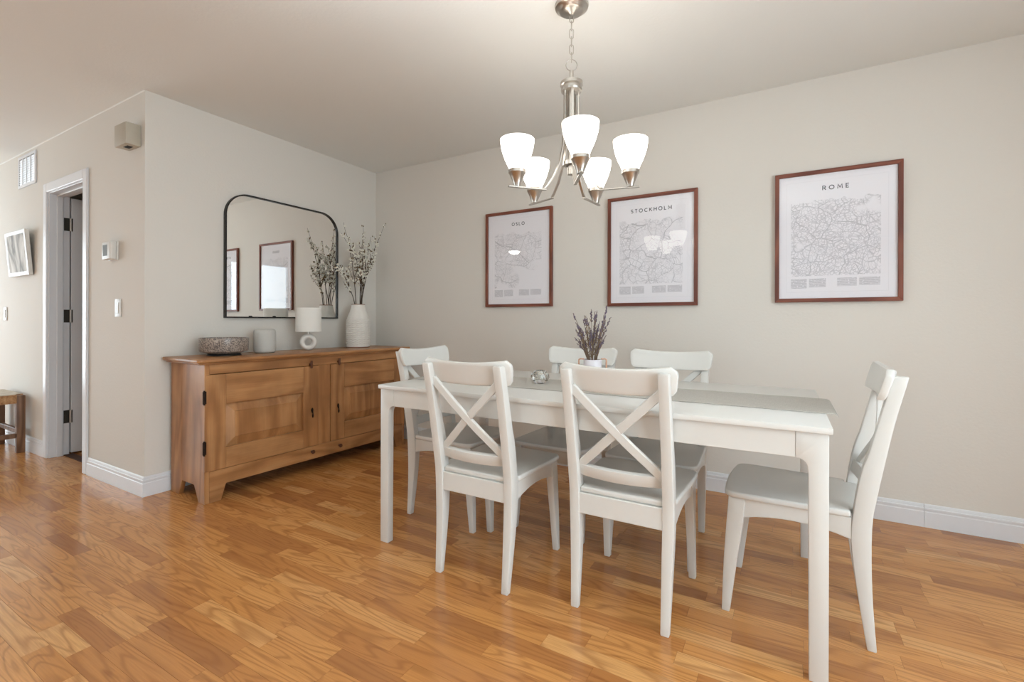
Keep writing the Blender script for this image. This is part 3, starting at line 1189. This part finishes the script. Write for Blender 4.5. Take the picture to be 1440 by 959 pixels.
# textured white vase with clay rims
VX, VY = .215, -.405
vs = thing('vase', 'tall white ceramic vase with a wavy relief and bare clay rims', 'vase', (VX, VY, ZT1))
m = MB()
SEG = 96
VP = [(0, .0945), (.02, .097), (.2, .0955), (.235, .091), (.26, .084), (.30, .0675), (.335, .0575), (.352, .054), (.358, .0535)]
rows = []
NZ = 110
for j in range(NZ + 1):
    z = .006 + (.356 - .006) * j / NZ
    r = smooth_table(VP, z)
    rw = []
    for i in range(SEG):
        a = 2 * pi * i / SEG
        amp = min(1, max(0, (z - .018) / .01)) * min(1, max(0, (.245 - z) / .012))
        wav = z + .008 * abs(((i / SEG * 16) % 1) * 2 - 1)
        d = .0034 * amp * (sin(wav * 2 * pi / .0172))
        rw.append(m.bm.verts.new(((r + d) * cos(a), (r + d) * sin(a), z)))
    rows.append(rw)
for A, B in zip(rows, rows[1:]):
    for i in range(SEG):
        m.bm.faces.new((A[i], A[(i + 1) % SEG], B[(i + 1) % SEG], B[i]))
inner = [m.bm.verts.new((.048 * cos(2 * pi * i / SEG), .048 * sin(2 * pi * i / SEG), .352)) for i in range(SEG)]
inn2 = [m.bm.verts.new((.046 * cos(2 * pi * i / SEG), .046 * sin(2 * pi * i / SEG), .24)) for i in range(SEG)]
for A, B in ((rows[-1], inner), (inner, inn2)):
    for i in range(SEG):
        m.bm.faces.new((A[i], A[(i + 1) % SEG], B[(i + 1) % SEG], B[i]))
m.bm.faces.new(inn2); m.bm.faces.new(rows[0][::-1])
m.make('vase_body', M['ceramic'], vs, smooth=60)
m = MB(); m.lathe([(0, 0), (.093, 0), (.0955, .002), (.0955, .0062), (0, .0062)], seg=64)
m.make('base_rim', M['terracotta'], vs)
m = MB(); m.lathe([(.0485, .3555), (.0545, .3555), (.0555, .3575), (.0545, .3605), (.0495, .3605), (.0475, .358)], seg=64, close=True)
m.make('mouth_rim', M['terracotta'], vs)

# flowering branches standing in the vase: (tip y, tip z, tip x, forks, label)
rb = random.Random(11)
BR = [
    ((.24, -.575, 1.845), 'far left blossoming branch in the vase, its upper half against the mirror edge'),
    ((.17, -.60, 1.53), 'low left blossoming branch in the vase, leaning over the mirror edge'),
    ((.27, -.40, 1.76), 'short middle blossoming branch rising straight up from the vase'),
    ((.20, -.335, 1.865), 'tall middle blossoming branch in the vase with a bare thin tip'),
    ((.24, -.115, 1.925), 'far right blossoming branch in the vase, tallest and leaning to the room corner'),
    ((.25, -.49, 1.70), 'branch left of the middle in the vase, dense with pale blossoms'),
    ((.21, -.255, 1.78), 'branch right of the middle in the vase, dense with pale blossoms'),
    ((.17, -.20, 1.62), 'lower right blossoming branch in the vase with one small bare side shoot'),
]
for bi, (tip, lab) in enumerate(BR):
    tip = Vector(tip)
    left = bi < 2
    base = Vector((VX + rb.uniform(-.02, .02), VY + (-.022 if left else .018) + rb.uniform(-.008, .008), ZT1 + .25))
    neck = Vector((VX + (tip.x - VX) * .25, VY + (-.03 if left else .016 + .006 * (bi - 2)), ZT1 + .372))
    P = []
    for k in range(15):
        t = k / 14
        p = base.lerp(neck, min(1, t * 4)) if t < .25 else neck.lerp(tip, (t - .25) / .75)
        if t >= .25:
            s = (t - .25) / .75
            p += Vector((0, (VY - tip.y) * .22 * sin(pi * s) * .6, 0)) + Vector((rb.uniform(-1, 1), rb.uniform(-1, 1), 0)) * .006 * s
        P.append(p)
    org = Vector((VX, VY, ZT1 + .25))
    tw, bl, bd = MB(), MB(), MB()
    tw.tube([p - org for p in P], [.0044 - .0034 * k / 14 for k in range(15)], 6)

    def dress(Q, dens, start=0.):
        n = int(dens)
        for _ in range(n):
            t = start + (1 - start) * rb.random() ** .9
            f = t * (len(Q) - 1); i = min(int(f), len(Q) - 2)
            c = Q[i].lerp(Q[i + 1], f - i) + Vector((rb.uniform(-1, 1), rb.uniform(-1, 1), rb.uniform(-.6, 1))) * .012
            if rb.random() < .52:
                for _p in range(3):
                    o3 = Vector((rb.uniform(-1, 1), rb.uniform(-1, 1), rb.uniform(-1, 1))) * .006
                    bl.ball(c + o3 - org, rb.uniform(.005, .0095), 1, (1, 1, .8))
            else:
                bd.ball(c - org, rb.uniform(.004, .007), 1, (.8, .8, 1.2))
    dress(P[7:], 18, .05)
    for fk in range(8 if bi != 2 else 6):
        i = rb.randint(6, 11)
        st = P[i]
        d = (P[i + 1] - P[i - 1]).normalized()
        sd = Vector((rb.uniform(-.5, .5), rb.choice((-1, 1)) * rb.uniform(.4, 1), rb.uniform(-.1, .3))).normalized()
        ln = rb.uniform(.10, .22) * (1.05 - i / 20)
        Q = [st + (d * .8 + sd * .55).normalized() * ln * (k / 6) + Vector((0, 0, .02)) * (k / 6) ** 2 for k in range(7)]
        for w in range(len(Q)):
            Q[w].x = max(Q[w].x, .045)
        tw.tube([p - org for p in Q], [.0026 - .0017 * k / 6 for k in range(7)], 5)
        dress(Q, 10, .1)
    o = tw.make('blossom_branch', M['twig'], None, org)
    tag(o, lab, 'branch', 'flowering branches in the vase')
    bl.make('blossoms', M['blossom'], o, kind='stuff')
    bd.make('buds', M['bud'], o, kind='stuff')

# ------------------------------------------------------------------ mirror on the left wall
MY0, MY1, MZ0, MZ1, MR = -1.394, -.453, 1.072, 1.945, .165


def mirror_outline(g):
    r = MR - g
    return [(MY0 + g, MZ0 + g), (MY1 - g, MZ0 + g)] + arc(MY1 - MR, MZ1 - MR, r, 0, 90, 14) + arc(MY0 + MR, MZ1 - MR, r, 90, 180, 14)


mr = thing('wall_mirror', 'large arched-corner wall mirror with a thin black metal frame above the sideboard', 'mirror', (0, (MY0 + MY1) / 2, MZ0))
off = Matrix.Translation((0, -(MY0 + MY1) / 2, -MZ0))
m = MB()
O, I = mirror_outline(0), mirror_outline(.009)
n = len(O)
V4 = [[m.bm.verts.new((x, *p)) for p in q_] for q_, x in ((O, .001), (O, .026), (I, .026), (I, .001))]
for A, B in zip(V4, V4[1:] + V4[:1]):
    for i in range(n):
        m.bm.faces.new((A[i], A[(i + 1) % n], B[(i + 1) % n], B[i]))
m.xf(off)
m.make('mirror_frame', M['black'], mr)
m = MB(); m.prism(mirror_outline(.0085), 0, .004, .014); m.xf(off)
m.make('mirror_glass', M['mirror'], mr, smooth=10)
for yy in (-1.212, -1.03):
    m = MB(); m.box(.010, .0165, yy - .012, yy + .012, MZ0 + .006, MZ0 + .016); m.xf(off)
    m.make('mirror_clip', M['black'], mr)

# ------------------------------------------------------------------ framed map posters on the back wall
PW, PH = .5844, .7421


def _ell(cx, cy, rx, ry, a0, a1, n=18):
    return [(cx + rx * cos(radians(a0 + (a1 - a0) * i / n)), cy + ry * sin(radians(a0 + (a1 - a0) * i / n))) for i in range(n + 1)]


# each letter: advance width and pen strokes on a cap height of 1
GLYPH = {
    'O': (1.02, [_ell(.51, .5, .47, .46, 0, 360, 30)]),
    'S': (.66, [_ell(.32, .735, .24, .225, 25, 245, 14) + _ell(.33, .275, .27, .235, 75, -155, 16)]),
    'L': (.58, [[(.06, 1), (.06, .04), (.56, .04)]]),
    'T': (.68, [[(.02, .96), (.66, .96)], [(.34, .96), (.34, 0)]]),
    'C': (.88, [_ell(.50, .5, .46, .46, 48, 312, 24)]),
    'K': (.72, [[(.06, 0), (.06, 1)], [(.66, 1), (.09, .46)], [(.26, .60), (.70, 0)]]),
    'H': (.80, [[(.06, 0), (.06, 1)], [(.74, 0), (.74, 1)], [(.06, .52), (.74, .52)]]),
    'M': (1.0, [[(.06, 0), (.12, 1), (.5, .25), (.88, 1), (.94, 0)]]),
    'R': (.70, [[(.06, 0), (.06, .96), (.34, .96)] + _ell(.36, .73, .25, .23, 90, -90, 10) + [(.06, .50)], [(.36, .50), (.66, 0)]]),
    'E': (.62, [[(.58, .96), (.06, .96), (.06, .04), (.58, .04)], [(.06, .51), (.52, .51)]]),
}


def lettering(text, cap, gap, weight, parent, loc):
    """cap-height lettering built from mitred pen strokes, .3 mm thick, standing in the xz plane"""
    W = sum(GLYPH[c][0] for c in text) * cap + gap * cap * (len(text) - 1)
    m = MB()
    x = -W / 2
    w = weight * cap / 2
    for c in text:
        adv, strokes = GLYPH[c]
        for st in strokes:
            P = [Vector((x + p[0] * cap, p[1] * cap - cap / 2)) for p in st]
            cl = (P[0] - P[-1]).length < 1e-6
            if cl:
                P = P[:-1]
            n = len(P)
            rows = []
            for i in range(n):
                a = P[i] - P[i - 1] if (i > 0 or cl) else P[1] - P[0]
                b = P[(i + 1) % n] - P[i] if (i < n - 1 or cl) else P[i] - P[i - 1]
                na, nb = Vector((-a.y, a.x)).normalized(), Vector((-b.y, b.x)).normalized()
                k = (na + nb)
                k = k / max(.35, k.dot(nb)) if k.length > 1e-4 else na
                L_, R_ = P[i] + k * w, P[i] - k * w
                rows.append([m.bm.verts.new((q_.x, yy, q_.y)) for yy in (-.0003, 0) for q_ in (L_, R_)])
            for i in range(n if cl else n - 1):
                A, B = rows[i], rows[(i + 1) % n]
                for p_, q_ in ((0, 1), (1, 3), (3, 2), (2, 0)):
                    m.bm.faces.new((A[p_], A[q_], B[q_], B[p_]))
            if not cl:
                for A in (rows[0], rows[-1]):
                    m.bm.faces.new((A[0], A[1], A[3], A[2]))
        x += (adv + gap) * cap
    return m.make('title_lettering', M['ink'], parent, loc, smooth=0)


def poster(x, z, title, seed, dens, whites, label, space):
    p = thing('framed_map_poster', label, 'poster', (x + PW / 2, 0, z), 0, 'framed city map posters')
    fwid, dep = .0215, .026
    h2 = PW / 2
    for s in (-1, 1):
        m = MB()
        m.prism([(s * h2, 0), (s * h2, PH), (s * (h2 - fwid), PH - fwid), (s * (h2 - fwid), fwid)], 1, -dep, -.001)
        m.bevel(.0012, 1, 40)
        m.make('frame_side', M['frame_wood_z'], p)
    for z0, z1 in ((0, fwid), (PH, PH - fwid)):
        m = MB()
        m.prism([(-h2, z0), (h2, z0), (h2 - fwid, z1), (-h2 + fwid, z1)], 1, -dep, -.001)
        m.bevel(.0012, 1, 40)
        m.make('frame_rail', M['frame_wood_x'], p)
    # printed sheet with its own UV square
    m = MB()
    i = fwid - .004
    uvl = m.bm.loops.layers.uv.new('UVMap')
    vs_ = [m.bm.verts.new(c) for c in ((-h2 + i, -.012, i), (h2 - i, -.012, i), (h2 - i, -.012, PH - i), (-h2 + i, -.012, PH - i))]
    vb = [m.bm.verts.new((v.co.x, -.008, v.co.z)) for v in vs_]
    f = m.bm.faces.new(vs_)
    for lo, uv in zip(f.loops, ((0, 0), (1, 0), (1, 1), (0, 1))):
        lo[uvl].uv = uv
    m.bm.faces.new(vb[::-1])
    for k in range(4):
        m.bm.faces.new((vs_[k], vb[k], vb[(k + 1) % 4], vs_[(k + 1) % 4]))
    pr = m.make('printed_map', map_print('map_print_' + title.lower(), seed, dens, whites), p, smooth=0)
    lettering(title, .0235, space, .19, pr, (0, -.0122, PH * .862))
    m = MB(); m.box(-h2 + i, h2 - i, -.0175, -.0155, i, PH - i)
    m.make('glazing', M['glazing'], p, smooth=0)
    return p


poster(1.2394, 1.1648, 'OSLO', 3.1, .45, .40, 'smallest-looking framed map print, titled OSLO, nearest the room corner', .48)
poster(2.2472, 1.1578, 'STOCKHOLM', 7.7, .6, .36, 'framed map print titled STOCKHOLM, the middle one of the three', .5)
poster(3.2562, 1.1663, 'ROME', 12.4, 1., .33, 'framed map print titled ROME with a dense street network, above the right-hand chair', .62)

# ------------------------------------------------------------------ chandelier
CX, CY = 2.502, -1.279
ch = thing('chandelier', 'brushed nickel chandelier with five glowing white glass shades, hung on a chain above the table', 'chandelier', (CX, CY, H))
m = MB()
m.lathe([(0, 0), (.072, 0), (.0735, -.006), (.071, -.014), (.058, -.021), (.055, -.027), (.044, -.034), (.02, -.038), (.012, -.044), (0, -.046)], seg=48)
m.make('canopy', M['nickel'], ch, smooth=40)


def link(zc, lh, lw, wire, rot):
    m = MB()
    P = [(lw * cos(t), 0, zc + (lh - lw) * (1 if sin(t) > 0 else -1) + lw * sin(t)) for t in [2 * pi * (k + .5) / 20 for k in range(20)]]
    m.tube(P, wire, 6, closed=True)
    m.xf(Matrix.Rotation(rot, 4, 'Z'))
    return m.make('chain_link', M['nickel'], ch, smooth=60)


zz = -.056
k = 0
while zz > -.235:
    link(zz, .021, .0085, .0019, .53 + (pi / 2 if k % 2 else 0))
    zz -= .0345
    k += 1
# ring, stem, cap and column (z measured down from the ceiling)
m = MB()
P = [(.0245 * cos(t), 0, -.262 + .0245 * sin(t)) for t in [2 * pi * i / 28 for i in range(28)]]
m.tube(P, .0019, 8, closed=True); m.xf(Matrix.Rotation(.53, 4, 'Z'))
m.make('hanging_ring', M['nickel'], ch, smooth=60)
m = MB(); m.lathe([(0, -.285), (.009, -.286), (.009, -.326), (.006, -.328), (.006, -.336), (0, -.336)], seg=20)
m.make('stem', M['nickel'], ch)
m = MB(); m.lathe([(0, -.330), (.028, -.331), (.048, -.338), (.0485, -.352), (.04, -.356), (.0405, -.366), (.046, -.370), (.044, -.378), (0, -.380)], seg=40)
m.make('cap', M['nickel'], ch, smooth=40)
m = MB(); m.lathe([(0, -.379), (.0165, -.379), (.0165, -.74), (0, -.742)], seg=20)
m.make('column', M['nickel'], ch)
m = MB(); m.lathe([(.024, -.684), (.036, -.684), (.0365, -.700), (.024, -.700)], seg=36, close=True)
m.lathe([(0, -.688), (.026, -.688), (.026, -.696), (0, -.696)], seg=20)
m.make('hub', M['nickel'], ch)
AZ = [-1.0350 + 2 * pi * i / 5 for i in range(5)]
ZA = 1.618 - H
for i, a in enumerate(AZ):
    ar = thing('arm', '', '')
    del ar['label'], ar['category']
    ar.parent = ch
    ar.rotation_euler = (0, 0, a)
    bpy.data.objects.remove(ar)
    m = MB()
    prof = [(.032, -.372), (.032, -.46), (.034, -.54), (.041, -.62), (.055, -.69), (.083, -.755), (.112, -.797), (.126, ZA + .004)]
    pts = [(x, 0, z) for x, z in prof]
    W = [(0, .0065, 0)] * len(pts)
    T = []
    for k in range(len(pts)):
        t = (Vector(pts[min(k + 1, len(pts) - 1)]) - Vector(pts[max(k - 1, 0)])).normalized()
        T.append(Vector((0, 1, 0)).cross(t) * .0028)
    m.strip(pts, W, T)
    m.box(.118, .288, -.0065, .0065, ZA - .003, ZA + .003)
    m.bevel(.0008, 1, 40)
    arm = m.make('arm', M['nickel'], ch, (0, 0, 0), (0, 0, a))
    m = MB()
    c = (.25, 0, ZA)
    m.lathe([(0, .002), (.0135, .003), (.0145, .010), (.034, .056), (.0365, .058), (.0365, .071), (.034, .073), (0, .073)], c, seg=36)
    m.make('shade_cup', M['nickel'], arm, smooth=30)
    m = MB()
    m.caps = False
    m.lathe([(.0, .0732), (.034, .0735), (.0405, .090), (.051, .112), (.060, .136), (.067, .160), (.0705, .182), (.0715, .198), (.069, .198), (.064, .160), (.047, .112), (.031, .080), (0, .079)], c, seg=40)
    m.make('glass_shade', M['glow'], arm, smooth=60)

# ------------------------------------------------------------------ small things on the hall wall
YH = -L
# door chime box
t = thing('door_chime', 'beige plastic chime box high on the hall wall by the corner', 'door chime', (-.1215, YH, 2.10))
m = MB(); m.box(-.0755, .0755, -.08, -.0005, 0, .13); m.bevel(.006, 2)
m.make('chime_cover', M['beige_plastic'], t)
m = MB(); m.box(-.02, .035, -.055, -.025, -.001, .002)
m.make('sound_opening', M['dark'], t)
# thermostat
t = thing('thermostat', 'white plastic thermostat with a grey display on the hall wall', 'thermostat', (-.405, YH, 1.44))
m = MB(); m.box(-.062, .062, -.012, -.0005, -.002, .116); m.bevel(.004, 2)
m.make('back_plate', M['plastic'], t)
m = MB(); m.box(-.06, .06, -.047, -.0115, 0, .113); m.bevel(.007, 3)
m.make('thermostat_body', M['plastic'], t)
m = MB(); m.box(-.042, .02, -.0478, -.0465, .022, .092)
m.make('display', M['display'], t)


def switch(x, z, lab):
    t = thing('light_switch', lab, 'light switch', (x, YH, z))
    m = MB(); m.box(-.04, .04, -.007, -.0005, -.057, .057); m.bevel(.002, 2)
    m.make('cover_plate', M['plastic'], t)
    m = MB(); m.box(-.017, .017, -.0105, -.0068, -.034, .034); m.bevel(.0012, 1)
    m.make('rocker', M['plastic'], t)


switch(-.345, 1.132, 'white rocker light switch below the thermostat')
switch(-2.54, 1.108, 'white light switch at the left edge, below the small tilted picture')

# return-air grille near the ceiling
t = thing('wall_vent', 'white louvred air vent high on the hall wall left of the door', 'vent', (-2.0, YH, 2.14))
w, h = .40, .258
m = MB()
for x0, x1, z0, z1 in ((-w / 2, w / 2, 0, .022), (-w / 2, w / 2, h - .022, h), (-w / 2, -w / 2 + .022, .022, h - .022), (w / 2 - .022, w / 2, .022, h - .022)):
    m.box(x0, x1, -.01, -.0005, z0, z1)
m.make('vent_frame', M['trim'], t)
m = MB(); m.box(-w / 2 + .02, w / 2 - .02, -.0015, -.0005, .02, h - .02)
m.make('vent_backing', M['display'], t)
for k in range(11):
    z = .034 + k * .0188
    m = MB(); m.strip([(-w / 2 + .022, -.0055, z), (w / 2 - .022, -.0055, z)], [(0, .0035, -.0055)] * 2, [(0, .0006, .0006)] * 2)
    m.make('slat', M['trim'], t)
for k in (-1, 0, 1):
    m = MB(); m.box(k * .09 - .006, k * .09 + .006, -.0112, -.009, .022, h - .022)
    m.make('divider', M['trim'], t)

# small white picture, leaning out at the top
t = thing('small_picture', 'small white picture with a grey sketch hanging tilted near the left edge', 'picture', (-2.08, YH - .008, 1.415))
t.rotation_euler = (radians(4.5), 0, 0)
m = MB(); m.box(-.24, .24, -.026, 0, 0, .36); m.bevel(.002, 1)
m.make('canvas', M['plastic'], t)
q = NT('grey_sketch')
q.s(Roughness=.8)
co = q.n('ShaderNodeTexCoord').outputs['Object']
f = q.noise(q.mapping(co, (7, 1, 3)), 1., 3, .55, .8)
q.l(q.ramp(f, [(.38, srgb(150, 150, 148)), (.5, srgb(212, 211, 207)), (.6, srgb(232, 231, 227))]), q.b.inputs['Base Color'])
m = MB(); m.box(-.2, .2, -.0272, -.0255, .03, .33)
m.make('sketch_print', q.m, t, smooth=0)

# rush-seat stool at the left edge
t = thing('rush_stool', 'small wooden stool with a woven rush seat against the hall wall', 'stool', (-2.195, -2.07, 0))
bx, by = .275, .185
for sx in (-1, 1):
    for sy in (-1, 1):
        m = MB(); m.box(sx * bx - (.05 if sx > 0 else 0), sx * bx + (0 if sx > 0 else .05), sy * by - (.05 if sy > 0 else 0), sy * by + (0 if sy > 0 else .05), 0, .455); m.bevel(.004, 2)
        m.make('leg', M['bench_wood'], t)
for sx in (-1, 1):
    m = MB(); xx = sx * (bx - .025); m.box(xx - .014, xx + .014, -by + .05, by - .05, .12, .155); m.bevel(.003, 1)
    m.make('stretcher', M['bench_wood'], t)
for sy in (-1, 1):
    m = MB(); yy = sy * (by - .025); m.box(-bx + .05, bx - .05, yy - .014, yy + .014, .15, .185); m.bevel(.003, 1)
    m.make('stretcher', M['bench_wood'], t)
m = MB(); m.box(-bx + .004, bx - .004, -by + .05, by - .05, .395, .462); m.box(-bx + .05, bx - .05, -by + .004, by - .004, .395, .462)
m.make('woven_band', M['rush'], t)
m = MB(); m.box(-bx + .01, bx - .01, -by + .051, by - .051, .462, .467); m.box(-bx + .051, bx - .051, -by + .01, by - .01, .462, .466)
m.make('woven_seat', M['rush_pale'], t)

# flush round ceiling lamp over the entry area, seen as a glint in the first poster's glazing
q2 = NT('opal_downlight_glass')
q2.s(Base_Color=(.95, .94, .92, 1), Roughness=.3, Emission_Strength=DOWNLIGHT_POWER)
q2.b.inputs['Emission Color'].default_value = (1, .93, .85, 1)
for lx, ly, lr, gm, lab in ((-1.27, -4.9, .11, q2.m, 'small round flush white ceiling lamp over the entry area'),):
    t = thing('ceiling_lamp', lab, 'lamp', (lx, ly, H))
    m = MB(); m.lathe([(0, -.001), (lr * 1.06, -.001), (lr * 1.06, -.02), (0, -.02)], seg=40)
    m.make('lamp_base', M['nickel'], t)
    m = MB(); m.lathe([(0, -.0205), (lr, -.0205), (lr * .94, -.045), (lr * .69, -.066), (lr * .31, -.078), (0, -.08)], seg=40)
    m.make('opal_dome', gm, t)
